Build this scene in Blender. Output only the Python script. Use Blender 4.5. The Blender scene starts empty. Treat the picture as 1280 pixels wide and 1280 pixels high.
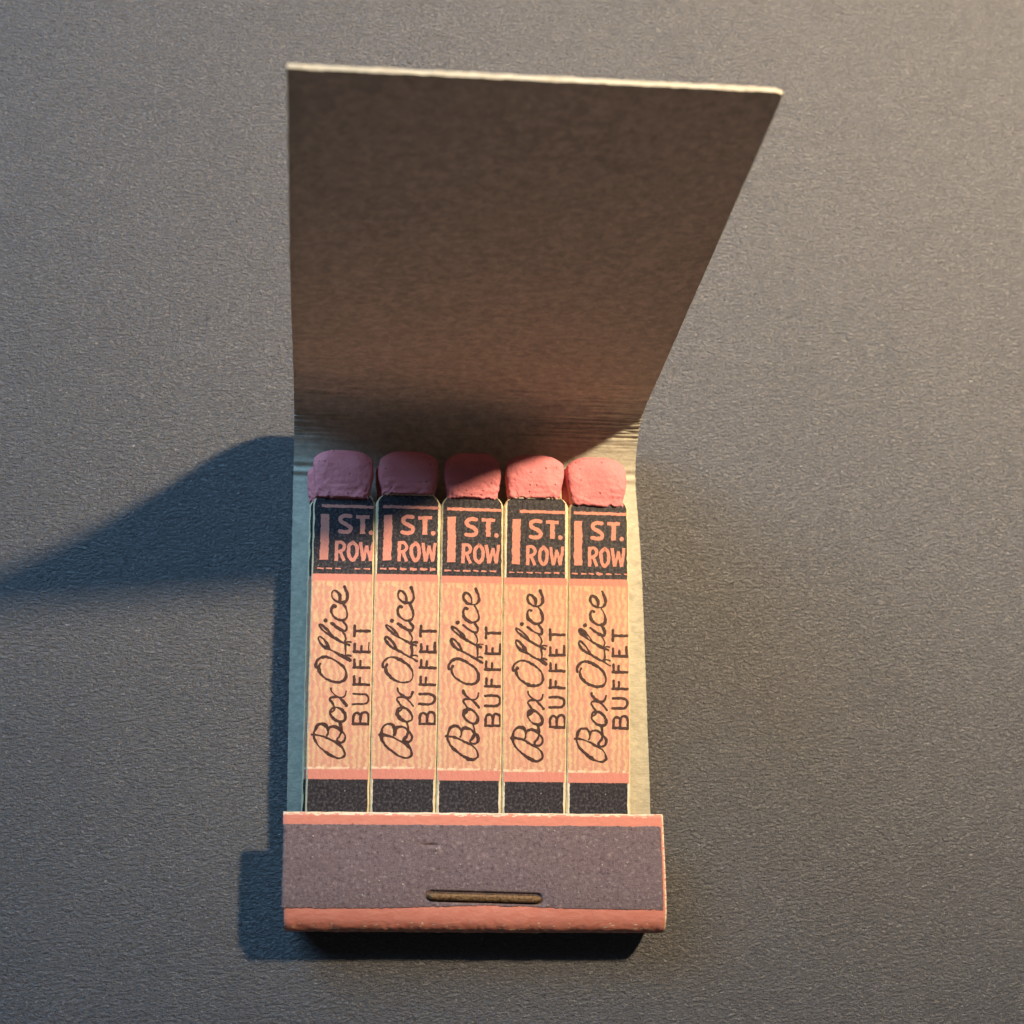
import bpy, math, random
from mathutils import Vector, Matrix, noise

# ------------------------------------------------------------------ scene, camera, light
scene = bpy.context.scene
MM = 0.001                      # everything below is measured in millimetres, built at real size
random.seed(7)

cam_data = bpy.data.cameras.new('camera')
cam = bpy.data.objects.new('camera', cam_data)
scene.collection.objects.link(cam)
cam_rot = (Matrix.Rotation(0.23195, 3, 'X') @ Matrix.Rotation(-0.14684, 3, 'Y') @ Matrix.Rotation(0.02234, 3, 'Z'))
cam.matrix_world = Matrix.Translation(Vector((-15.414, 11.762, 134.293 - 0.9)) * MM) @ cam_rot.to_4x4()
cam_data.sensor_width = 36.0
cam_data.lens = 1561.375 / 1280 * 36.0
cam_data.clip_start = 0.005
cam_data.clip_end = 50
cam_data.dof.use_dof = True
cam_data.dof.focus_distance = 0.128
cam_data.dof.aperture_fstop = 32
scene.camera = cam
scene.render.resolution_x = 1024
scene.render.resolution_y = 1024

world = bpy.data.worlds.new('World'); scene.world = world; world.use_nodes = True
bg = world.node_tree.nodes['Background']
bg.inputs[0].default_value = (0.9, 0.95, 1.0, 1); bg.inputs[1].default_value = 0.040

def aim(o, loc, target):
    o.location = Vector(loc) * MM
    d = (Vector(target) - Vector(loc)).normalized()
    o.rotation_euler = d.to_track_quat('-Z', 'Y').to_euler()

lamp_d = bpy.data.lights.new('desk_lamp', 'SPOT'); lamp = bpy.data.objects.new('desk_lamp', lamp_d)
scene.collection.objects.link(lamp)
lamp_d.energy = 53.0; lamp_d.color = (1.0, 0.76, 0.50); lamp_d.shadow_soft_size = 0.020
lamp_d.spot_size = math.radians(35); lamp_d.spot_blend = 1.0
aim(lamp, (318, 324, 455), (84, 138, 0))

win_d = bpy.data.lights.new('window_daylight', 'AREA'); win = bpy.data.objects.new('window_daylight', win_d)
scene.collection.objects.link(win)
win_d.shape = 'RECTANGLE'; win_d.size = 0.85; win_d.size_y = 0.7
win_d.energy = 22.0; win_d.color = (0.32, 0.62, 1.0)
aim(win, (-760, 940, 760), (0, 30, 0))

vs = scene.view_settings
vs.view_transform = 'Standard'; vs.look = 'None'; vs.exposure = 0.0; vs.gamma = 1.0; vs.use_curve_mapping = False

# ------------------------------------------------------------------ node helpers
class Mat:
    """small wrapper: nodes are made by type, linked by value"""
    def __init__(self, name, rough=0.8, spec=0.3):
        self.m = bpy.data.materials.new(name); self.m.use_nodes = True
        self.t = self.m.node_tree; self.b = self.t.nodes['Principled BSDF']
        self.b.inputs['Roughness'].default_value = rough
        self.b.inputs['Specular IOR Level'].default_value = spec
    def put(self, sock, v):
        if hasattr(v, 'is_output'): self.t.links.new(v, sock)
        elif isinstance(v, (tuple, list)) and len(v) == 3 and sock.type == 'RGBA': sock.default_value = (*v, 1)
        else: sock.default_value = v
    def math(self, op, a, b=0.0, c=0.0, clamp=False):
        n = self.t.nodes.new('ShaderNodeMath'); n.operation = op; n.use_clamp = clamp
        for s, v in zip(n.inputs, (a, b, c)): self.put(s, v)
        return n.outputs[0]
    def step(self, lo, hi, v):          # smooth 0..1
        n = self.t.nodes.new('ShaderNodeMapRange'); n.interpolation_type = 'SMOOTHSTEP'
        self.put(n.inputs[0], v); n.inputs[1].default_value = lo; n.inputs[2].default_value = hi
        return n.outputs[0]
    def remap(self, v, a, b, c, d):
        n = self.t.nodes.new('ShaderNodeMapRange'); self.put(n.inputs[0], v)
        for i, x in enumerate((a, b, c, d)): n.inputs[i + 1].default_value = x
        return n.outputs[0]
    def mix(self, f, a, b, mode='MIX'):
        n = self.t.nodes.new('ShaderNodeMix'); n.data_type = 'RGBA'; n.blend_type = mode
        self.put(n.inputs[0], f); self.put(n.inputs[6], a); self.put(n.inputs[7], b)
        return n.outputs[2]
    def coord_mm(self, scale=(1, 1, 1), kind='Object', offset=(0, 0, 0)):
        n = self.t.nodes.new('ShaderNodeTexCoord'); mp = self.t.nodes.new('ShaderNodeMapping')
        self.t.links.new(n.outputs[kind], mp.inputs[0])
        k = 1000.0 if kind == 'Object' else 1.0
        mp.inputs['Scale'].default_value = tuple(s * k for s in scale); mp.inputs['Location'].default_value = offset
        return mp.outputs[0]
    def noise(self, vec, scale, detail=3, rough=0.55, dist=0.0):
        n = self.t.nodes.new('ShaderNodeTexNoise'); self.put(n.inputs['Vector'], vec)
        n.inputs['Scale'].default_value = scale; n.inputs['Detail'].default_value = detail
        n.inputs['Roughness'].default_value = rough; n.inputs['Distortion'].default_value = dist
        return n.outputs['Fac']
    def voronoi(self, vec, scale, feature='F1'):
        n = self.t.nodes.new('ShaderNodeTexVoronoi'); self.put(n.inputs['Vector'], vec)
        n.inputs['Scale'].default_value = scale; n.feature = feature
        return n.outputs['Distance'], n.outputs['Color']
    def sep(self, vec):
        n = self.t.nodes.new('ShaderNodeSeparateXYZ'); self.put(n.inputs[0], vec)
        return n.outputs
    def uv(self):
        n = self.t.nodes.new('ShaderNodeUVMap'); n.uv_map = 'print'
        return n.outputs[0]
    def bump(self, h, dist_mm, strength=1.0, prev=None):
        n = self.t.nodes.new('ShaderNodeBump'); self.put(n.inputs['Height'], h)
        n.inputs['Distance'].default_value = dist_mm * MM; n.inputs['Strength'].default_value = strength
        if prev is not None: self.t.links.new(prev, n.inputs['Normal'])
        return n.outputs[0]
    def thin(self, fac, col):           # thin board lets a little light soak through
        out = self.t.nodes['Material Output']; tr = self.t.nodes.new('ShaderNodeBsdfTranslucent')
        self.put(tr.inputs[0], col)
        mx = self.t.nodes.new('ShaderNodeMixShader'); mx.inputs[0].default_value = fac
        self.t.links.new(self.b.outputs[0], mx.inputs[1]); self.t.links.new(tr.outputs[0], mx.inputs[2])
        self.t.links.new(mx.outputs[0], out.inputs['Surface'])
    def done(self, color=None, normal=None, rough=None):
        if color is not None: self.put(self.b.inputs['Base Color'], color)
        if normal is not None: self.t.links.new(normal, self.b.inputs['Normal'])
        if rough is not None: self.put(self.b.inputs['Roughness'], rough)
        return self.m

# ------------------------------------------------------------------ materials
def mat_paper():
    M = Mat('charcoal_textured_paper', 0.35, 0.95)
    n1 = M.noise(M.coord_mm((1.0, 1.75, 1.0)), 1.9, 4, 0.66, 0.45)
    n2 = M.noise(M.coord_mm((1, 1.3, 1), offset=(31, 7, 0)), 4.6, 3, 0.6, 0.3)
    big = M.noise(M.coord_mm((1, 1, 1)), 0.06, 3)
    nb = M.bump(n1, 0.40, 1.0)
    nb = M.bump(n2, 0.11, 1.0, nb)
    fl = M.noise(M.coord_mm((1, 2.0, 1), offset=(5, 90, 3)), 3.2, 2, 0.5, 1.2)
    col = M.mix(big, (0.058, 0.060, 0.065), (0.078, 0.079, 0.083))
    col = M.mix(M.step(0.58, 0.76, fl), col, (0.25, 0.245, 0.24))
    col = M.mix(M.step(0.47, 0.28, n1), col, (0.034, 0.035, 0.040))
    return M.done(col, nb, M.remap(n2, 0.3, 0.7, 0.25, 0.40))

def mat_board(name, a, b, spec=0.2, fleck=(0.30, 0.27, 0.22), trans=0.0):
    M = Mat(name, 0.85, spec)
    f = M.noise(M.coord_mm((0.8, 2.0, 1.6)), 1.6, 4, 0.65, 0.6)
    g = M.noise(M.coord_mm((1, 1, 1), offset=(9, 4, 2)), 0.22, 4, 0.6)
    s = M.noise(M.coord_mm((1, 1, 1), offset=(90, 40, 20)), 2.4, 2, 0.5)
    pulp = M.noise(M.coord_mm((0.9, 1.3, 1.3), offset=(4, 17, 60)), 1.1, 5, 0.72, 0.4)
    col = M.mix(M.remap(g, 0.3, 0.7, 0, 1), a, b)
    col = M.mix(M.step(0.55, 0.85, f), col, tuple(x * 1.15 for x in a))
    k = M.remap(pulp, 0.34, 0.66, 0.80, 1.12)
    cc = M.t.nodes.new('ShaderNodeCombineXYZ')
    for i in range(3): M.put(cc.inputs[i], k)
    col = M.mix(1.0, col, cc.outputs[0], 'MULTIPLY')
    col = M.mix(M.math('MULTIPLY', M.step(0.70, 0.78, s), 0.6), col, fleck)
    nb = M.bump(f, 0.08, 1.0)
    if trans:
        tcol = M.mix(1.0, (0.90, 0.70, 0.54), cc.outputs[0], 'MULTIPLY')
        tcol = M.mix(1.0, tcol, cc.outputs[0], 'MULTIPLY')
        M.thin(trans, tcol)
    return M.done(col, nb)

def mat_pink(name, col_a, col_b, wear=(0.74, 0.63, 0.46), trans=0.0):
    M = Mat(name, 0.62, 0.3)
    c = M.coord_mm((0.7, 1.3, 1.3))
    f = M.noise(c, 1.3, 4, 0.65, 0.5)
    w = M.noise(M.coord_mm(offset=(3, 3, 8)), 2.8, 3, 0.6)
    col = M.mix(M.remap(f, 0.3, 0.7, 0, 1), col_a, col_b)
    col = M.mix(M.math('MULTIPLY', M.step(0.70, 0.78, w), 0.55), col, wear)
    nb = M.bump(f, 0.06, 1.0)
    if trans: M.thin(trans, (0.85, 0.64, 0.52))
    return M.done(col, nb, M.remap(f, 0.3, 0.7, 0.5, 0.75))

def mat_striker():
    M = Mat('striker_grit', 0.7, 0.35)
    c = M.coord_mm()
    g = M.noise(c, 3.4, 5, 0.8)
    h = M.noise(c, 0.35, 3, 0.6)
    col = M.mix(M.remap(g, 0.3, 0.7, 0, 1), (0.105, 0.073, 0.087), (0.275, 0.205, 0.208))
    col = M.mix(M.remap(h, 0.35, 0.7, 0, 0.55), col, (0.19, 0.135, 0.135))
    gr = M.noise(M.coord_mm(offset=(7, 7, 1)), 2.9, 2, 0.5)
    col = M.mix(M.math('MULTIPLY', M.step(0.56, 0.72, gr), 0.6), col, (0.36, 0.28, 0.27))
    col = M.mix(M.math('MULTIPLY', M.step(0.42, 0.28, gr), 0.6), col, (0.07, 0.048, 0.056))
    d, vc = M.voronoi(M.coord_mm(), 1.25)
    pick = M.sep(vc)[0]
    dot = M.math('MULTIPLY', M.step(0.17, 0.05, d), M.step(0.50, 0.95, pick))
    col = M.mix(M.math('MULTIPLY', dot, 0.75), col, (0.62, 0.53, 0.47))
    nb = M.bump(g, 0.2, 1.0)
    nb = M.bump(dot, 0.10, 1.0, nb)
    return M.done(col, nb)

def mat_head():
    M = Mat('match_head_compound', 0.66, 0.3)
    c = M.coord_mm()
    g = M.noise(c, 2.6, 4, 0.6)
    h = M.noise(c, 0.55, 3, 0.6)
    d, vc = M.voronoi(M.coord_mm(offset=(2, 5, 1)), 1.5)
    pit = M.math('MULTIPLY', M.step(0.22, 0.08, d), M.step(0.62, 0.70, M.sep(vc)[1]))
    col = M.mix(M.remap(h, 0.3, 0.7, 0, 1), (0.63, 0.195, 0.215), (0.71, 0.245, 0.255))
    col = M.mix(M.math('MULTIPLY', M.step(0.60, 0.75, g), 0.5), col, (0.70, 0.27, 0.25))
    col = M.mix(M.math('MULTIPLY', pit, 0.55), col, (0.30, 0.07, 0.075))
    nb = M.bump(g, 0.11, 1.0)
    nb = M.bump(M.math('SUBTRACT', 1.0, pit), 0.09, 1.0, nb)
    b = M.b
    b.inputs['Subsurface Weight'].default_value = 0.12
    b.inputs['Subsurface Radius'].default_value = (1.0, 0.4, 0.3); b.inputs['Subsurface Scale'].default_value = 0.0004
    return M.done(col, nb)

PINK = (0.585, 0.222, 0.165)
def mat_print():
    M = Mat('printed_match_stock', 0.6, 0.3)
    uv = M.uv()
    s = M.sep(uv); U, V = s[0], s[1]
    wob = M.noise(uv, 2.2, 3, 0.6)
    wobv = M.math('MULTIPLY_ADD', wob, 0.16, -0.08)
    Vw = M.math('ADD', V, wobv)
    Uw = M.math('ADD', U, M.math('MULTIPLY', wobv, 1.2))
    absU = M.math('ABSOLUTE', Uw)
    def band(lo, hi, e=0.03):
        return M.math('MULTIPLY', M.step(lo - e, lo + e, Vw), M.step(hi + e, hi - e, Vw))
    # woven moire tint: wavy lines along the stick
    mp = M.t.nodes.new('ShaderNodeCombineXYZ')
    warp = M.noise(uv, 0.8, 3, 0.6)
    M.put(mp.inputs[0], M.math('ADD', U, M.math('MULTIPLY', warp, 1.3)))
    M.put(mp.inputs[1], M.math('MULTIPLY', V, 0.12))
    wave = M.math('SINE', M.math('MULTIPLY', M.sep(mp.outputs[0])[0], 9.6))
    brk = M.noise(uv, 1.5, 3, 0.6, 0.6)
    st = M.step(-0.7, 0.75, M.math('ADD', wave, M.math('MULTIPLY_ADD', brk, 5.0, -2.5)))
    cross = M.math('SINE', M.math('MULTIPLY_ADD', V, 7.5, M.math('MULTIPLY', M.noise(uv, 1.1, 2), 9.0)))
    st = M.math('MULTIPLY', st, M.remap(cross, -1, 1, 0.72, 1.0))
    tint = M.mix(st, (0.53, 0.27, 0.18), (0.63, 0.43, 0.235))
    blotch = M.noise(uv, 0.42, 3, 0.6)
    tint = M.mix(M.remap(blotch, 0.42, 0.70, 0, 0.5), tint, (0.60, 0.245, 0.185))
    pink = M.mix(M.noise(uv, 3.0, 3), tuple(x * 0.92 for x in PINK), tuple(x * 1.10 for x in PINK))
    cream = M.mix(M.noise(uv, 2.0, 3), (0.66, 0.57, 0.40), (0.78, 0.71, 0.54))
    grit = M.noise(uv, 3.6, 4, 0.75)
    dark = M.mix(M.step(0.44, 0.70, grit), (0.013, 0.011, 0.017), (0.085, 0.077, 0.078))
    d, vc = M.voronoi(uv, 1.2)
    spk = M.math('MULTIPLY', M.step(0.10, 0.04, d), M.step(0.55, 0.80, M.sep(vc)[0]))
    dark = M.mix(M.math('MULTIPLY', spk, 0.6), dark, (0.45, 0.41, 0.37))
    col = tint
    # hairline cracks across the stick
    ck = M.math('ABSOLUTE', M.math('SUBTRACT', M.noise(M.math_vec(uv, (0.35, 1.6, 1)), 0.55, 4, 0.6), 0.5))
    col = M.mix(M.math('MULTIPLY', M.step(0.006, 0.001, ck), 0.22), col, (0.72, 0.52, 0.32))
    col = M.mix(band(34.25, 36, 0.08), col, pink)
    col = M.mix(band(12, 15.05, 0.10), col, pink)
    # a paler fibre line just above the lower pink strip
    col = M.mix(M.math('MULTIPLY', band(15.05, 15.28, 0.06), M.step(0.45, 0.6, brk)), col, (0.80, 0.58, 0.40))
    inb = M.step(3.18, 3.10, absU)
    darkband = M.math('MULTIPLY', band(34.98, 60, 0.04), inb)
    col = M.mix(M.math('MULTIPLY', band(34.98, 60), M.step(3.02, 3.16, absU)), col, cream)
    col = M.mix(darkband, col, dark)
    box = M.math('MULTIPLY', band(5, 14.05, 0.03), M.step(3.05, 2.99, absU))
    col = M.mix(band(5, 14.0, 0.02), col, cream)
    col = M.mix(box, col, dark)
    fib = M.noise(M.math_vec(uv, (2.2, 0.8, 1)), 1.6, 4, 0.65)
    nb = M.bump(fib, 0.05, 1.0)
    nb = M.bump(M.math('MULTIPLY', st, -1.0), 0.012, 1.0, nb)
    return M.done(col, nb)
def _math_vec(self, vec, sc):
    n = self.t.nodes.new('ShaderNodeVectorMath'); n.operation = 'MULTIPLY'
    self.put(n.inputs[0], vec); n.inputs[1].default_value = sc
    return n.outputs[0]
Mat.math_vec = _math_vec

def mat_ink(name, a, b):
    M = Mat(name, 0.6, 0.3)
    g = M.noise(M.coord_mm(), 4.5, 3, 0.6)
    return M.done(M.mix(M.remap(g, 0.35, 0.72, 0, 1), a, b), M.bump(g, 0.02))

def mat_staple():
    M = Mat('tarnished_brass_wire', 0.48, 0.5)
    g = M.noise(M.coord_mm((1.0, 1.1, 1)), 3.2, 4, 0.7)
    M.b.inputs['Metallic'].default_value = 0.55
    col = M.mix(M.remap(g, 0.35, 0.65, 0, 1), (0.055, 0.03, 0.015), (0.24, 0.145, 0.065))
    return M.done(col, M.bump(g, 0.10), M.remap(g, 0.3, 0.7, 0.32, 0.6))

m_paper = mat_paper()
m_board = mat_board('grey_cover_board', (0.565, 0.565, 0.45), (0.63, 0.63, 0.505), trans=0.25)
m_gap = mat_board('yellowed_stick_edge', (0.66, 0.54, 0.31), (0.72, 0.61, 0.38), fleck=(0.20, 0.13, 0.08))
m_edge = mat_board('cream_cut_edge', (0.64, 0.56, 0.40), (0.74, 0.66, 0.49), fleck=(0.42, 0.33, 0.22))
m_pink = mat_pink('salmon_printed_cover', (0.64, 0.225, 0.18), (0.70, 0.285, 0.225), trans=0.24)
m_fold = mat_pink('salmon_printed_fold', (0.57, 0.195, 0.135), (0.64, 0.245, 0.175))
m_worn = mat_board('worn_fold_fibre', (0.66, 0.52, 0.36), (0.72, 0.60, 0.44), fleck=(0.45, 0.26, 0.18))
m_striker = mat_striker()
m_head = mat_head()
m_print = mat_print()
m_ink = mat_ink('dark_brown_ink', (0.030, 0.014, 0.013), (0.085, 0.034, 0.024))
m_pinkink = mat_ink('salmon_ink', tuple(x * 0.95 for x in PINK), (0.66, 0.28, 0.21))
m_staple = mat_staple()

# ------------------------------------------------------------------ mesh helpers
GROUND = 0.9          # height of the paper in the measuring frame
def make_obj(name, verts, faces, mats, parent=None, mat_idx=None, uvs=None, smooth=True):
    me = bpy.data.meshes.new(name)
    me.from_pydata([(v[0] * MM, v[1] * MM, (v[2] - GROUND) * MM) for v in verts], [], faces)
    for m in mats: me.materials.append(m)
    if mat_idx: me.polygons.foreach_set('material_index', mat_idx)
    if uvs:
        layer = me.uv_layers.new(name='print')
        for l in me.loops: layer.data[l.index].uv = uvs[l.vertex_index]
    if smooth: me.polygons.foreach_set('use_smooth', [True] * len(me.polygons))
    me.update()
    o = bpy.data.objects.new(name, me); scene.collection.objects.link(o)
    o.parent = parent
    return o

def nz(x, y=0.0, z=0.0): return noise.noise(Vector((x, y, z)))
def lerp(a, b, t): return a + (b - a) * t
def smooth01(t): t = max(0, min(1, t)); return t * t * (3 - 2 * t)
def skew(x, y):        # the booklet sits a little out of square near its striker end
    return y - x / 19.0 * 0.55 * max(0.0, 1 - y / 35.0)

# ------------------------------------------------------------------ the surface
g = make_obj('paper_surface', [(-450, -400, GROUND), (450, -400, GROUND), (450, 500, GROUND), (-450, 500, GROUND)], [(0, 1, 2, 3)], [m_paper], smooth=False)
g['kind'] = 'structure'; g['label'] = 'dark grey textured paper lying flat under the matchbook'

# ------------------------------------------------------------------ matchbook
book = bpy.data.objects.new('matchbook', None); scene.collection.objects.link(book)
book.empty_display_size = 0.01
book['label'] = 'open paper matchbook with raised cover flap, pink match heads and salmon printed sticks'
book['category'] = 'matchbook'

# the cover is one strip of board: centre line (y, z) from the striker lip round to the flap root
HT = 0.23
prof = [(10.9, 6.62), (9.0, 6.65), (6.5, 6.67), (4.0, 6.64), (2.2, 6.50), (0.95, 6.22), (0.2, 5.85), (-0.24, 5.35), (-0.42, 4.7), (-0.40, 3.85),
        (-0.1, 2.9), (0.6, 1.95), (1.8, 1.4), (3.5, 1.2), (6.0, 1.35), (9.0, 1.85), (13, 2.35), (18, 2.65), (25, 2.75), (33, 2.7),
        (39, 2.35), (43, 1.75), (46, 1.3), (48, 1.35), (50, 2.1), (51.7, 3.15), (53.0, 4.5), (53.9, 6.2), (54.6, 8.4), (55.3, 11.4)]
def catmull(pts, step):
    out = []
    n = len(pts)
    for i in range(n - 1):
        p0 = pts[max(i - 1, 0)]; p1 = pts[i]; p2 = pts[i + 1]; p3 = pts[min(i + 2, n - 1)]
        L = math.dist(p1, p2); k = max(1, int(math.ceil(L / step)))
        for j in range(k):
            t = j / k
            out.append(tuple(0.5 * ((2 * b) + (c - a) * t + (2 * a - 5 * b + 4 * c - d) * t * t + (3 * b - a - 3 * c + d) * t ** 3)
                             for a, b, c, d in zip(p0, p1, p2, p3)))
    out.append(tuple(pts[-1]))
    return out
path = catmull(prof, 0.11)
FL_TOP_L, FL_TOP_R = (63.75, 52.5), (65.95, 50.7)
root = path[-1]

def half_widths(y, z, part):
    if part == 'striker_fold':
        t = smooth01((y + 0.5) / 11.4)
        return lerp(-18.66, -19.0, t), lerp(19.24, 19.17, t)
    t = max(0, min(1, (y - 4) / 46.0))
    return lerp(-18.72, -19.15, t), lerp(19.1, 18.88, min(1, t * 3))

def wrinkle(x, y, z, part):
    """creases pressed into the board by the hinge"""
    d = 0.035 * nz(x * 0.09, y * 0.12 + z * 0.12, 3.3)
    if part == 'striker_fold' and z < 6.3:
        d += 0.06 * nz(x * 0.8, z * 1.2, 5.0) * smooth01((6.3 - z) / 0.6) + 0.05 * nz(x * 2.6, z * 2, 5.0) * smooth01((6.3 - z) / 0.6)
    if part != 'striker_fold':
        hinge = math.exp(-((y - 52.6) / 1.9) ** 2) if z < 14 else 0
        hinge = max(hinge, 0.75 * math.exp(-((z - 7.5) / 3.0) ** 2) if y > 53.5 else 0)
        lower = math.exp(-((y - 47.3) / 0.95) ** 2) * (0.35 + 0.65 * smooth01((abs(x) - 13.5) / 3.5)) if z < 5 else 0
        s = y + z * 0.8
        r = nz(x * 0.16, s * 2.3, 0.7); r2 = nz(x * 0.10 + 5, s * 3.7, 4.1)
        d += hinge * (0.27 * (abs(r) - 0.25) + 0.14 * r2)
        d += lower * 0.16 * math.sin(s * 4.6 + 1.4 * nz(x * 0.2, 2.0, s * 0.3))
        d += hinge * 0.03 * nz(x * 0.7, s * 3, 9)
    return d

def dent(x, y):
    """the staple presses into the striker end"""
    r = math.hypot(max(0.0, abs(x - 0.8) - 5.25), y - 2.80 + 0.022 * (x - 0.8))
    d = -0.27 * (1 - smooth01((r - 0.40) / 0.26)) - 0.14 * math.exp(-(r / 1.5) ** 2)
    d += -0.22 * math.exp(-((x + 4.6) / 0.8) ** 2 - ((y - 7.75 + 0.03 * (x + 4.6)) / 0.15) ** 2)
    d += 0.06 * math.exp(-((x + 4.4) / 0.9) ** 2 - ((y - 7.45) / 0.2) ** 2)
    return d

def strip_mesh(name, pts, part, nx, parent, outer_first, cap_start=False, cap_end=False, straight=None):
    """two-sided board between consecutive centre-line stations; straight=(root, topL, topR) for the flap"""
    V, F, MI = [], [], []
    ns = len(pts)
    xs = [i / nx for i in range(nx + 1)]
    def station(k, t):
        if straight:
            s = k / (ns - 1)
            y = lerp(straight[0][0], lerp(straight[1][0], straight[2][0], t), s)
            z = lerp(straight[0][1], lerp(straight[1][1], straight[2][1], t), s)
            bow = math.sin(math.pi * s)
            y -= 1.9 * bow * (1 - t) ** 1.6
            l, r = half_widths(50, 0, 'back_panel')
            l = lerp(l, -18.98, s); r = lerp(r, 19.25, s)
            nrm = Vector((0, straight[1][1] - straight[0][1], -(straight[1][0] - straight[0][0]))).normalized()
            nrm = Vector((0, nrm.y, nrm.z))
            # blend normal from the hinge
            return l, r, y, z, nrm
        y, z = pts[k]
        a = pts[max(k - 1, 0)]; b = pts[min(k + 1, ns - 1)]
        ty, tz = b[0] - a[0], b[1] - a[1]
        L = math.hypot(ty, tz) or 1
        nrm = Vector((0, tz / L, -ty / L))
        if not straight and k == ns - 1 and part == 'back_panel':
            dy, dz = FL_TOP_L[0] - root[0], FL_TOP_L[1] - root[1]; L = math.hypot(dy, dz)
            nrm = Vector((0, dz / L, -dy / L))
        l, r = half_widths(y, z, part)
        return l, r, y, z, nrm
    # normal (0, tz, -ty): walking lip -> fold -> panel -> flap this points away from the matches
    for side in (1, -1):
        for k in range(ns):
            for t in xs:
                l, r, y, z, n = station(k, t)
                e = 0.045 * nz(k * 0.35, t * 2 + 7, 1.7)
                x = lerp(l + e, r + 0.045 * nz(k * 0.4, 3.1, 8.2), t)
                d = wrinkle(x, y, z, part)
                if part == 'striker_fold' and z > 5.7: d += dent(x, y)
                p = Vector((x, y, z)) + n * (d * (-1 if part == 'back_panel' or part == 'cover_flap' else 1)) + n * HT * side
                if part == 'striker_fold' and side == 1:       # worn, rounded long edges
                    ed = min(x - l, r - x); 
                    if ed < 0.25: p -= n * 0.10 * (1 - max(ed, 0) / 0.25)
                if part == 'striker_fold' and z > 5 and k < 4:
                    p.z -= 0.04 * (4 - k) * (side == 1)
                if k == 0 and cap_start: p.y += 0.06 * nz(x * 0.9, 4, side * 0.3)
                if k == ns - 1 and cap_end: p.z += 0.10 * nz(x * 0.8, 14, side * 0.4) + 0.07 * nz(x * 3.1, 2, side * 2.0); p.y += 0.05 * nz(x * 1.6, 4, side * 3.0)
                if part == 'cover_flap' and k >= ns - 3 and t > 0.98: p.z -= 0.32 * (k - ns + 4) / 3 * (t - 0.98) / 0.02
                V.append((p.x, skew(p.x, p.y), p.z))
    W = nx + 1; off = ns * W
    for k in range(ns - 1):
        for i in range(nx):
            a = k * W + i
            F.append((a, a + 1, a + 1 + W, a + W))
            edge_wear = 0
            if part == 'striker_fold' and k < 5 and nz(i * 0.31, k * 0.9, 3.3) > -0.55 + 0.22 * k: edge_wear = 3
            if part == 'striker_fold' and 4.5 < pts[k][1] < 6.05 and pts[k][0] < 1.2 and nz(i * 0.33, k * 0.6, 6.1) > 0.22 + 0.30 * abs(pts[k][1] - 5.05): edge_wear = 3
            if part == 'striker_fold' and i >= nx - 1 and nz(k * 0.5, 2.2, 0) > -0.25: edge_wear = 3
            MI.append(edge_wear)
            b = off + a
            F.append((b, b + W, b + 1 + W, b + 1)); MI.append(1)
        for i in (0, nx):
            a = k * W + i
            F.append((a, a + W, off + a + W, off + a) if i == 0 else (a, off + a, off + a + W, a + W)); MI.append(2)
    for cond, k in ((cap_start, 0), (cap_end, ns - 1)):
        if cond:
            for i in range(nx):
                a = k * W + i
                F.append((a, off + a, off + a + 1, a + 1) if k == 0 else (a, a + 1, off + a + 1, off + a)); MI.append(2)
    o = make_obj(name, V, F, [m_fold if part == 'striker_fold' else m_pink, m_board, m_edge, m_worn], parent, MI)
    me = o.data
    # crisp cut edges: only the two faces of the board are smooth
    for p in me.polygons:
        if len(set((v >= off) for v in p.vertices)) == 2: p.use_smooth = False
    try:
        me.set_sharp_from_angle(angle=math.radians(35))
    except Exception: pass
    return o

i_split = min(range(len(path)), key=lambda i: abs(path[i][0] - 3.5) + abs(path[i][1] - 1.2))
fold = strip_mesh('striker_fold', path[:i_split + 1], 'striker_fold', 220, book, True, cap_start=True)
panel = strip_mesh('back_panel', path[i_split:], 'back_panel', 130, book, True)
flap = strip_mesh('cover_flap', [None] * 90, 'cover_flap', 110, book, True, cap_end=True, straight=(root, FL_TOP_L, FL_TOP_R))
flap['label'] = 'cover flap standing up, plain grey board inside'
fold['label'] = 'salmon folded end carrying the striker'

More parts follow.
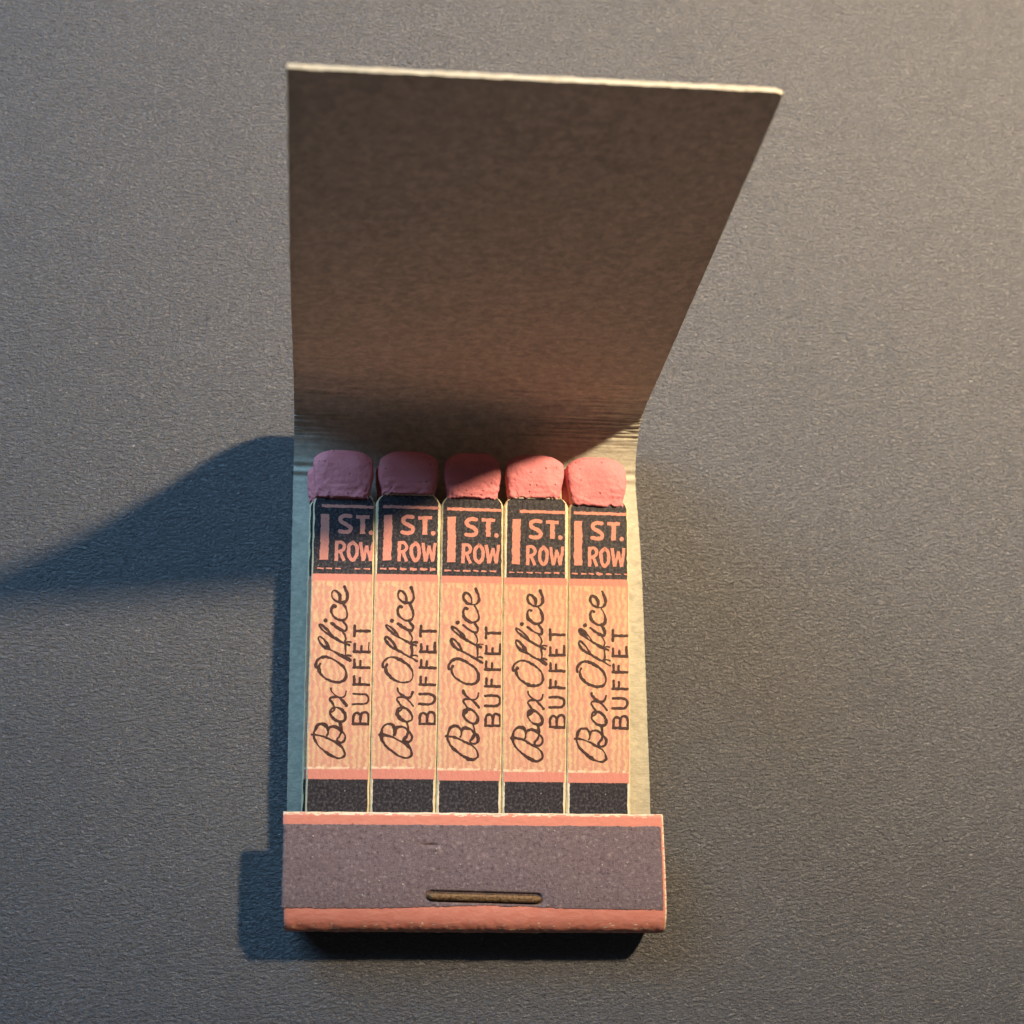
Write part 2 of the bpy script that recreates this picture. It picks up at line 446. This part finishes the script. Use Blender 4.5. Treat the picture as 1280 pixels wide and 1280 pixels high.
# striker coating: a thin rough film on the fold's upper face
def striker_strip():
    nx, ny = 260, 110
    V, F = [], []
    for side in (0, 1):
        for j in range(ny + 1):
            for i in range(nx + 1):
                t = i / nx
                s = j / ny
                x = lerp(-18.97, 18.86, t)
                ylo = 1.72 + 0.12 * nz(x * 0.5, 1.0) + 0.10 * nz(x * 2.2, 5.0) + 0.05 * nz(x * 5.5, 5.0) + 0.30 * math.exp(-((x - 1.0) / 7.5) ** 2)
                yhi = 9.72 + 0.07 * nz(x * 0.6, 9.0) + 0.09 * nz(x * 2.4, 3.0) + 0.05 * nz(x * 5.5, 8.0)
                y = lerp(ylo, yhi, s)
                # the fold's centre line at this y
                zc = fold_z(y)
                rim = min(s, 1 - s) * ny
                th = 0.035 if side == 0 else -0.06
                z = zc + HT + dent(x, y) + wrinkle(x, y, zc, 'striker_fold') + th + (0.012 * nz(x * 3, y * 3, 2) if side == 0 else 0)
                xe = x + (0.05 * nz(y * 1.4, 3.0) if i in (0, nx) else 0)
                ed = min(x + 19.0, 19.17 - x)
                if ed < 0.25: z -= 0.10 * (1 - ed / 0.25)
                V.append((xe, skew(x, y), z))
    W = nx + 1; off = (ny + 1) * W
    for j in range(ny):
        for i in range(nx):
            a = j * W + i
            F.append((a, a + 1, a + 1 + W, a + W))
    rimv = [i for i in range(W)] + [j * W + nx for j in range(1, ny + 1)] + [ny * W + i for i in range(nx - 1, -1, -1)] + [j * W for j in range(ny - 1, 0, -1)]
    for q in range(len(rimv)):
        a, b = rimv[q], rimv[(q + 1) % len(rimv)]
        F.append((b, a, off + a, off + b))
    return make_obj('striker_strip', V, F, [m_striker], fold)
def fold_z(y):
    for a, b in zip(path, path[1:]):
        if b[0] <= y <= a[0] and a[1] > 5.2:
            return lerp(a[1], b[1], (a[0] - y) / (a[0] - b[0]) if a[0] != b[0] else 0)
    return 6.0
strip = striker_strip(); strip['label'] = 'rough purple grey striker coating'

# staple: flattened wire with both legs turned down into the board
def staple():
    V, F = [], []
    cen = []
    x0, x1 = -4.95, 6.55
    def yy(x): return 2.90 - 0.022 * (x - x0)
    ztop = 6.66
    for k in range(6):
        a = math.pi / 2 * k / 5
        cen.append((x0 + 0.45 - 0.45 * math.sin(a) if False else x0 + 0.5 * (1 - math.sin(a)) , None, ztop - 0.5 * (1 - math.cos(a))))
    cen = []
    cen += [(x0, ztop - 2.6), (x0, ztop - 1.2)]
    for k in range(6):
        a = math.pi / 2 * k / 5
        cen.append((x0 + 0.45 * (1 - math.cos(a)), ztop - 0.45 + 0.45 * math.sin(a)))
    n = 46
    for k in range(1, n): cen.append((lerp(x0 + 0.45, x1 - 0.45, k / n), ztop + 0.025 * nz(k * 0.3, 2)))
    for k in range(6):
        a = math.pi / 2 * (1 - k / 5)
        cen.append((x1 - 0.45 * (1 - math.cos(a)), ztop - 0.45 + 0.45 * math.sin(a)))
    cen += [(x1, ztop - 1.2), (x1, ztop - 2.6)]
    S = 14
    for k, (x, z) in enumerate(cen):
        a = cen[max(k - 1, 0)]; b = cen[min(k + 1, len(cen) - 1)]
        t = Vector((b[0] - a[0], 0, b[1] - a[1])).normalized()
        up = Vector((-t.z, 0, t.x))
        for j in range(S):
            th = 2 * math.pi * j / S
            w = 0.37 * math.sqrt(max(0.18, min(1.0, min(x - x0, x1 - x) / 0.55))) * (1 + 0.10 * nz(k * 0.35, j, 1)); h = 0.22
            cy = math.copysign(abs(math.cos(th)) ** 0.75, math.cos(th)) * w
            cz = math.copysign(abs(math.sin(th)) ** 0.75, math.sin(th)) * h
            p = Vector((x, yy(x) + cy, z)) + up * cz
            V.append((p.x, skew(p.x, p.y), p.z))
    for k in range(len(cen) - 1):
        for j in range(S):
            F.append((k * S + j, k * S + (j + 1) % S, (k + 1) * S + (j + 1) % S, (k + 1) * S + j))
    F.append(tuple(range(S - 1, -1, -1))); F.append(tuple((len(cen) - 1) * S + j for j in range(S)))
    return make_obj('staple', V, F, [m_staple], book)
st = staple(); st['label'] = 'tarnished brass wire staple pressed into the striker'

# ------------------------------------------------------------------ matches
# stick edges measured at two heights along the booklet
XB = [-16.95, -10.62, -4.01, 2.64, 9.27, 16.02]      # y = 12.2
XT = [-16.89, -10.44, -3.53, 3.12, 10.17, 16.74]     # y = 41
Z_FRONT, Z_BACK = 6.30, 4.72
THICK = 1.15

def edges_at(i, y, dx=0.0):
    t = (y - 12.2) / 28.8
    return lerp(XB[i], XT[i], t) + dx, lerp(XB[i + 1], XT[i + 1], t) + dx

def lift(i, x, y, row):
    """sticks are not dead flat: each tilts and bends slightly"""
    k = i * 1.7 + row * 9.1
    return -0.38 * (1 - smooth01((y - 4) / 16)) + 0.10 * nz(k, 1.3) * (y / 40) + 0.05 * nz(x * 0.12 + k, y * 0.06, 2.0) + 0.03 * nz(k, y * 0.15, 7)

PRINT_DX = [-0.20, -0.03, 0.02, 0.0, -0.06]
ROW_DX = [0.20, 0.02, -0.05, 0.0, -0.12]
PRINT_DY = [0.05, 0.12, 0.02, -0.06, -0.10]

def make_stick(i, row):
    dx = 0.0 if row == 0 else (-0.42, -0.25, 0.15, 0.3, -0.32)[i]
    ztop = Z_FRONT if row == 0 else Z_BACK
    ys = [1.6]; 
    while ys[-1] < 41.6: ys.append(ys[-1] + 0.45)
    ytop = 44.6
    while ys[-1] < ytop: ys.append(ys[-1] + 0.12)
    V, F, MI, UV = [], [], [], []
    for k, y in enumerate(ys):
        L, R = edges_at(i, y, dx)
        gap = 0.035
        L += gap + 0.03 * nz(y * 0.8, i * 3.1, row); R -= gap + 0.03 * nz(y * 0.8, i * 3.1 + 9, row)
        # rounded shoulders below the head
        sh = 42.55 + 0.10 * nz(i * 2.2, row, 4)
        if y > sh:
            q = min(1.0, (y - sh) / 0.95)
            ins = 0.78 * (1 - math.sqrt(max(0.0, 1 - q * q))) * 0.6 + 0.78 * q * 0.4
            L += ins; R -= ins
        b = max(0.04, (0.10 if 15 < y < 34.5 else 0.16) + 0.10 * nz(y * 0.7, i, 5 + row) + 0.10 * nz(y * 2.6, i, 5 + row))
        c = 0.5 * (edges_at(i, y, dx)[0] + edges_at(i, y, dx)[1])
        for (x, dz) in ((L, -THICK), (L, -b * 0.9), (L + b, 0), (lerp(L, R, .35), 0.02), (lerp(L, R, .65), 0.02), (R - b, 0), (R, -b * 0.9), (R, -THICK)):
            z = ztop + dz + lift(i, x, y, row)
            V.append((x, skew(x, y), z)); UV.append((x - c, y - PRINT_DY[i]))
    n = 8
    for k in range(len(ys) - 1):
        for j in range(n):
            a, b = k * n + j, k * n + (j + 1) % n
            F.append((a, b, b + n, a + n)); MI.append(0 if j in (2, 3, 4) else 1)
    F.append(tuple(range(n - 1, -1, -1))); MI.append(1)
    F.append(tuple((len(ys) - 1) * n + j for j in range(n))); MI.append(1)
    o = make_obj('match', V, F, [m_print, m_gap], book, MI, UV)
    o.data.set_sharp_from_angle(angle=math.radians(25))
    return o

# heads measured from the photograph: left, right, bottom, tip
HEADS = [(-16.95, -10.72, 43.05, 48.45), (-10.05, -3.82, 43.62, 48.55), (-3.12, 2.84, 43.35, 48.57), (3.46, 9.70, 43.55, 48.52), (10.15, 16.62, 42.85, 48.45)]
def make_head(i, row, stick):
    l, r, y0, y1 = HEADS[i]
    zc = (Z_FRONT if row == 0 else Z_BACK) - THICK / 2
    if row:
        sx = (-0.62, -0.3, 0.2, 0.3, -0.55)[i]; l += sx; r += sx; y0 -= 0.1; y1 -= (0.9 if i == 0 else 0.5)
    cx = (l + r) / 2; A = (r - l) / 2; L = y1 - y0
    seed = i * 5.3 + row * 31.7
    NV, NS = 56, 110
    B0 = 0.98 if row == 0 else 0.78
    V, F = [], []
    for j in range(NV + 1):
        v = j / NV
        tip = max(0.0, (v - 0.62) / 0.38)
        b = B0 * (0.90 + 0.10 * math.sin(min(1, v / 0.5) * math.pi / 2)) * math.sqrt(max(0.0, 1 - tip ** 2.2)) + 0.02
        a = (A + 0.05) * (0.90 + 0.10 * smooth01(v / 0.6)) * (1 - 0.025 * tip ** 3)
        if j == 0: b *= 0.90
        for s in range(NS):
            th = 2 * math.pi * s / NS
            ct, stt = math.cos(th), math.sin(th)
            ex = 2 / 4.8
            X = math.copysign(abs(ct) ** ex, ct); Zz = math.copysign(abs(stt) ** ex, stt)
            x = a * X
            arch = 1.0 * abs(X) ** 3.2
            y = y0 + (L - arch * v ** 1.5) * v
            rag = 0.26 * nz(x * 1.7 + seed, Zz * 2, 3.0) + 0.26 * nz(x * 5.0 + seed, Zz * 3, 8.0)
            y += rag * (1 - v) ** 4
            z = zc + b * Zz
            p = Vector((cx + x, y, z))
            nrm = Vector((X * 0.5, 0.25 * tip, Zz)).normalized()
            lump = 0.18 * nz(p.x * 0.55 + seed, p.y * 0.45, p.z * 0.5) + 0.05 * nz(p.x * 1.5, p.y * 1.5 + seed, p.z * 1.5)
            lump += (1 - v) ** 3 * 0.2 * nz(p.x * 2.6 + seed, p.y * 2.6, p.z)
            p += nrm * lump
            if j == 0: p.z = lerp(p.z, zc, 0.18)
            V.append((p.x, p.y, p.z + lift(i, p.x, p.y, row)))
    for j in range(NV):
        for s in range(NS):
            a, b = j * NS + s, j * NS + (s + 1) % NS
            F.append((a, b, b + NS, a + NS))
    F.append(tuple(range(NS - 1, -1, -1))); F.append(tuple(NV * NS + s for s in range(NS)))
    for idx in range(len(F)): F[idx] = tuple(reversed(F[idx]))
    return make_obj('match_head', V, F, [m_head], stick)

# ---- lettering: strokes as inked ribbons lying on the stick; coordinates are tracing units (about 138 to the mm)
def T(p):       # tracing units -> (offset from stick centre, y) in mm
    zx, zy = p
    return ((zx - 497) * 0.00725, 24.19 - 0.00706 * zy + 9e-8 * zy * zy)

SCRIPT = [  # (points, width)
    ([(160, 822), (240, 830), (330, 855), (430, 905), (520, 955), (580, 1010), (611, 1080), (595, 1132), (530, 1158), (440, 1130), (340, 1065), (250, 985), (197, 895), (183, 830), (192, 760), (225, 695), (280, 670), (335, 685), (368, 740), (372, 800), (362, 828)], 30),
    ([(374, 770), (395, 717), (450, 702), (510, 722), (552, 768), (592, 805), (612, 850), (600, 905), (560, 933), (512, 922), (499, 885), (530, 850), (552, 795), (554, 740), (547, 680), (532, 636)], 28),
    ([(545, 636), (470, 610), (415, 550), (399, 495), (416, 445), (462, 427), (520, 440), (570, 485), (605, 545), (600, 608), (545, 638)], 33),
    ([(415, 492), (448, 470), (458, 428), (425, 365), (392, 315), (412, 285), (480, 279), (550, 284), (594, 258), (609, 198)], 28),
    ([(396, 155), (407, 195), (450, 243), (520, 290), (580, 350), (622, 405)], 26),
    ([(242, -196), (223, -140), (250, -60), (310, 0), (400, 48), (490, 66), (570, 45), (605, -10), (602, -90), (572, -150), (500, -215), (400, -275), (320, -300), (250, -285), (196, -240), (179, -180), (187, -150)], 30),
    ([(662, -250), (570, -300), (480, -345), (370, -410), (270, -465), (217, -535), (211, -577), (240, -588), (300, -535), (342, -475), (368, -414)], 30),
    ([(575, -306), (620, -328), (668, -318)], 20),
    ([(640, -470), (560, -505), (470, -550), (400, -590), (330, -635), (250, -700), (216, -753), (236, -764), (300, -715), (372, -645), (404, -590)], 30),
    ([(572, -505), (615, -518), (662, -514)], 20),
    ([(575, -305), (592, -350), (591, -420), (584, -480)], 27),
    ([(566, -510), (590, -568), (578, -620), (548, -660)], 20),
    ([(380, -786), (450, -735), (520, -695), (570, -682), (596, -708), (586, -760), (546, -815)], 31),
    ([(436, -1028), (402, -1035), (377, -985), (386, -925), (430, -870), (500, -832), (570, -842), (602, -885), (596, -950), (572, -1020), (546, -1062)], 30),
    ([(497, -1118), (491, -1185), (450, -1240), (402, -1254), (377, -1215), (391, -1155), (440, -1105), (510, -1086), (570, -1100), (601, -1150), (596, -1220), (572, -1280), (556, -1318)], 32),
]
SCRIPT_DOTS = [((300, -826), 30), ((432, -1024), 21)]
BLOCK = [
    ([(714, 662), (932, 662)], 34, 0), ([(718, 660), (716, 560), (738, 512), (775, 505), (808, 530), (815, 580), (815, 660)], 33, 1),
    ([(815, 575), (835, 505), (875, 490), (912, 508), (928, 560), (930, 660)], 33, 1),
    ([(705, 375), (850, 375), (905, 352), (922, 302), (905, 252), (855, 232), (708, 229)], 33, 1),
    ([(706, 92), (926, 92)], 34, 0), ([(720, 92), (720, -22)], 33, 0), ([(797, 92), (797, -5)], 30, 0),
    ([(706, -151), (926, -151)], 34, 0), ([(720, -151), (720, -265)], 33, 0), ([(800, -151), (800, -246)], 30, 0),
    ([(706, -381), (926, -381)], 34, 0), ([(716, -381), (716, -492)], 32, 0), ([(806, -381), (806, -462)], 30, 0), ([(915, -381), (915, -514)], 33, 0),
    ([(710, -757), (710, -606)], 34, 0), ([(710, -680), (922, -680)], 34, 0),
]
def TC(p): return T((p[0], p[1] - 2675))
ROW = [
    ([(202, 325), (202, 978)], 122, 0, 'flat'),
    ([(560, 352), (480, 346), (420, 382), (432, 432), (505, 468), (562, 515), (545, 570), (480, 582), (412, 572)], 58, 1, 'round'),
    ([(640, 357), (836, 360)], 52, 0, 'flat'), ([(738, 362), (738, 600)], 70, 0, 'flat'),
    ([(376, 703), (373, 992)], 50, 0, 'flat'), ([(378, 727), (440, 724), (480, 772), (462, 832), (385, 862)], 46, 1, 'round'), ([(425, 850), (484, 990)], 46, 0, 'flat'),
    ([(605, 722), (552, 780), (545, 850), (560, 930), (607, 978), (652, 925), (664, 850), (654, 778), (605, 722)], 50, 1, 'round'),
    ([(712, 718), (752, 988)], 47, 0, 'flat'), ([(755, 985), (805, 762)], 42, 0, 'flat'), ([(803, 762), (856, 988)], 42, 0, 'flat'), ([(858, 985), (892, 714)], 45, 0, 'flat'),
]

def ribbon(V, F, pts2, w, place, zoff, seed, cap='round', rough=0.10, wob=0.0):
    """pts2 in mm (dx, y); place(dx, y, h) -> world point"""
    n = len(pts2)
    base = len(V)
    closed_l, closed_r = [], []
    for k, p in enumerate(pts2):
        a = pts2[max(k - 1, 0)]; b = pts2[min(k + 1, n - 1)]
        tx, ty = b[0] - a[0], b[1] - a[1]; L = math.hypot(tx, ty) or 1
        nx_, ny_ = -ty / L, tx / L
        sl = 1 + (0.85 * nz(p[0] * 0.9 + seed * 0.37, p[1] * 0.9, 4.0) if rough > 0.21 else 0)
        wl = w * 0.5 * sl * (1 + rough * 2 * nz(p[0] * 3.5 + seed, p[1] * 3.5, 1.0))
        wr = w * 0.5 * sl * (1 + rough * 2 * nz(p[0] * 3.5 + seed, p[1] * 3.5, 6.0))
        V.append(place(p[0] + nx_ * wl, p[1] + ny_ * wl, zoff)); V.append(place(p[0] - nx_ * wr, p[1] - ny_ * wr, zoff))
    for k in range(n - 1):
        a = base + 2 * k
        F.append((a + 1, a + 3, a + 2, a))
    if cap == 'round':
        for end, k in ((0, 0), (1, n - 1)):
            p = pts2[k]; q = pts2[1] if k == 0 else pts2[n - 2]
            tx, ty = p[0] - q[0], p[1] - q[1]; L = math.hypot(tx, ty) or 1
            tx /= L; ty /= L
            i0 = len(V); fan = []
            for j in range(1, 6):
                th = -math.pi / 2 + math.pi * j / 6
                dx = tx * math.cos(th) - ty * math.sin(th); dy = tx * math.sin(th) + ty * math.cos(th)
                V.append(place(p[0] + dx * w * 0.5, p[1] + dy * w * 0.5, zoff)); fan.append(i0 + j - 1)
            a, b = base + 2 * k, base + 2 * k + 1
            if k == 0: F.append((a,) + tuple(fan) + (b,) if False else tuple([b] + fan[::-1] + [a])[::-1] if False else tuple([a] + fan + [b]))
            else: F.append(tuple([b] + fan + [a]))
def densify(pts, step=0.06):
    out = []
    for a, b in zip(pts, pts[1:]):
        k = max(1, int(math.dist(a, b) / step))
        out += [(lerp(a[0], b[0], j / k), lerp(a[1], b[1], j / k)) for j in range(k)]
    return out + [pts[-1]]

def disc(V, F, c, r, place, zoff, seed):
    i0 = len(V); N = 16
    for j in range(N):
        th = 2 * math.pi * j / N; rr = r * (1 + 0.22 * nz(math.cos(th) + seed, math.sin(th), 3))
        V.append(place(c[0] + rr * math.cos(th), c[1] + rr * math.sin(th), zoff))
    F.append(tuple(range(i0, i0 + N)))

def up_faces(V, F):
    out = []
    for f in F:
        p = [Vector(V[k]) for k in f]; nz_ = 0.0
        for k in range(len(p)):
            a, b = p[k], p[(k + 1) % len(p)]
            nz_ += a.x * b.y - b.x * a.y
        out.append(f if nz_ > 0 else tuple(reversed(f)))
    return out

UNIT = 0.00718
def make_lettering(i, stick):
    def place(dx, y, h):
        yy = y + PRINT_DY[i]
        L, R = edges_at(i, yy)
        x = (L + R) / 2 + dx + (ROW_DX if y > 34.5 else PRINT_DX)[i]
        x = min(max(x, L + 0.17), R - 0.17)
        return (x, skew(x, yy), Z_FRONT + 0.02 + 0.008 + h + lift(i, x, yy, 0))
    def jig(pts, amp): return [(p[0] + amp * nz(p[0] * 1.1 + i * 7, p[1] * 1.1, 2), p[1] + amp * nz(p[0] * 1.1, p[1] * 1.1 + i * 7, 9)) for p in pts]
    V, F = [], []; h = 0.0
    for q, (pts, w) in enumerate(SCRIPT):
        P = catmull([T(p) for p in pts], 0.05)
        ribbon(V, F, jig(P, 0.05), w * UNIT * 1.22, place, h, i * 11 + q, 'round', 0.22); h += 0.0012
    for c, r in SCRIPT_DOTS:
        disc(V, F, T(c), r * UNIT, place, h, i * 3.3); h += 0.0012
    make_obj('script_lettering', V, up_faces(V, F), [m_ink], stick, smooth=False)
    V, F = [], []; h = 0.0
    for q, (pts, w, sm) in enumerate(BLOCK):
        P = [T(p) for p in pts]
        P = catmull(P, 0.05) if sm else densify(P)
        ribbon(V, F, jig(P, 0.05), w * UNIT * (1.15 if not (i == 0 and q in (3, 13)) else (0.85 if q == 3 else 0.4)), place, h, i * 13 + q, 'round', 0.20); h += 0.0012
    make_obj('block_lettering', V, up_faces(V, F), [m_ink], stick, smooth=False)
    V, F = [], []; h = 0.0
    for q, (pts, w, sm, cap) in enumerate(ROW):
        P = [TC(p) for p in pts]
        P = catmull(P, 0.05) if sm else densify(P)
        ribbon(V, F, jig(P, 0.06), w * UNIT, place, h, i * 17 + q, cap, 0.08 if w > 100 else 0.14); h += 0.0012
    disc(V, F, TC((858, 580)), 34 * UNIT, place, h, i)
    make_obj('row_lettering', V, up_faces(V, F), [m_pinkink], stick, smooth=False)
    # rule above and broken rule below the row number
    V, F = [], []; h = 0.0
    start = (150, 130, 130, 250, 135)[i]
    ribbon(V, F, densify([TC((start, 208)), TC((938, 214))]), 44 * UNIT, place, h, i * 19, 'flat', 0.20)
    rnd = random.Random(40 + i)
    x = 105
    while x < 900:
        ln = rnd.uniform(75, 115); faint = (0.32, 1.0, 0.6, 0.38, 0.75)[i] * rnd.uniform(0.6, 1.15)
        if faint > 0.22:
            h += 0.0012
            ribbon(V, F, densify([TC((x, 1098)), TC((min(x + ln, 945), 1102))]), 32 * UNIT * min(1, 0.3 + faint * 0.7), place, h, i * 23 + x, 'flat', 0.34)
        x += ln + rnd.uniform(32, 52)
    make_obj('printed_rule', V, up_faces(V, F), [m_pinkink], stick, smooth=False)

ORD = ['first from the left', 'second from the left', 'middle', 'second from the right', 'rightmost']
for row in (1, 0):
    for i in range(5):
        s = make_stick(i, row)
        hd = make_head(i, row, s)
        if row == 0:
            make_lettering(i, s)
            s['label'] = 'printed match stick in the front row, ' + ORD[i]
            if i in (1, 3):        # these two show a raw paper lip under the head
                V, F = [], []
                y = HEADS[i][2] - 0.02
                L, R = edges_at(i, y)
                def pl(dx, yy, h): return ((L + R) / 2 + dx, yy, Z_FRONT + 0.03 + h + lift(i, (L + R) / 2, yy, 0))
                pts = [(-2.55 + 5.1 * k / 30, y + 0.05 * nz(k * 0.4, i)) for k in range(31)]
                ws = 0.16
                for k, p in enumerate(pts):
                    for (oy, oz) in ((-ws / 2, -0.02), (-ws / 4, 0.09), (ws / 4, 0.11), (ws / 2, -0.02)):
                        V.append(pl(p[0], p[1] + oy * (1 + 0.5 * nz(k * 0.6, i, 2)), oz))
                for k in range(30):
                    for j in range(3):
                        a = k * 4 + j; F.append((a, a + 4, a + 5, a + 1))
                make_obj('paper_lip', V, up_faces(V, F), [m_edge], s)
        else:
            s['label'] = 'match stick of the back row, behind the printed one ' + ORD[i]

# ------------------------------------------------------------------ render settings
scene.render.engine = 'CYCLES'
scene.cycles.max_bounces = 8
scene.cycles.diffuse_bounces = 5
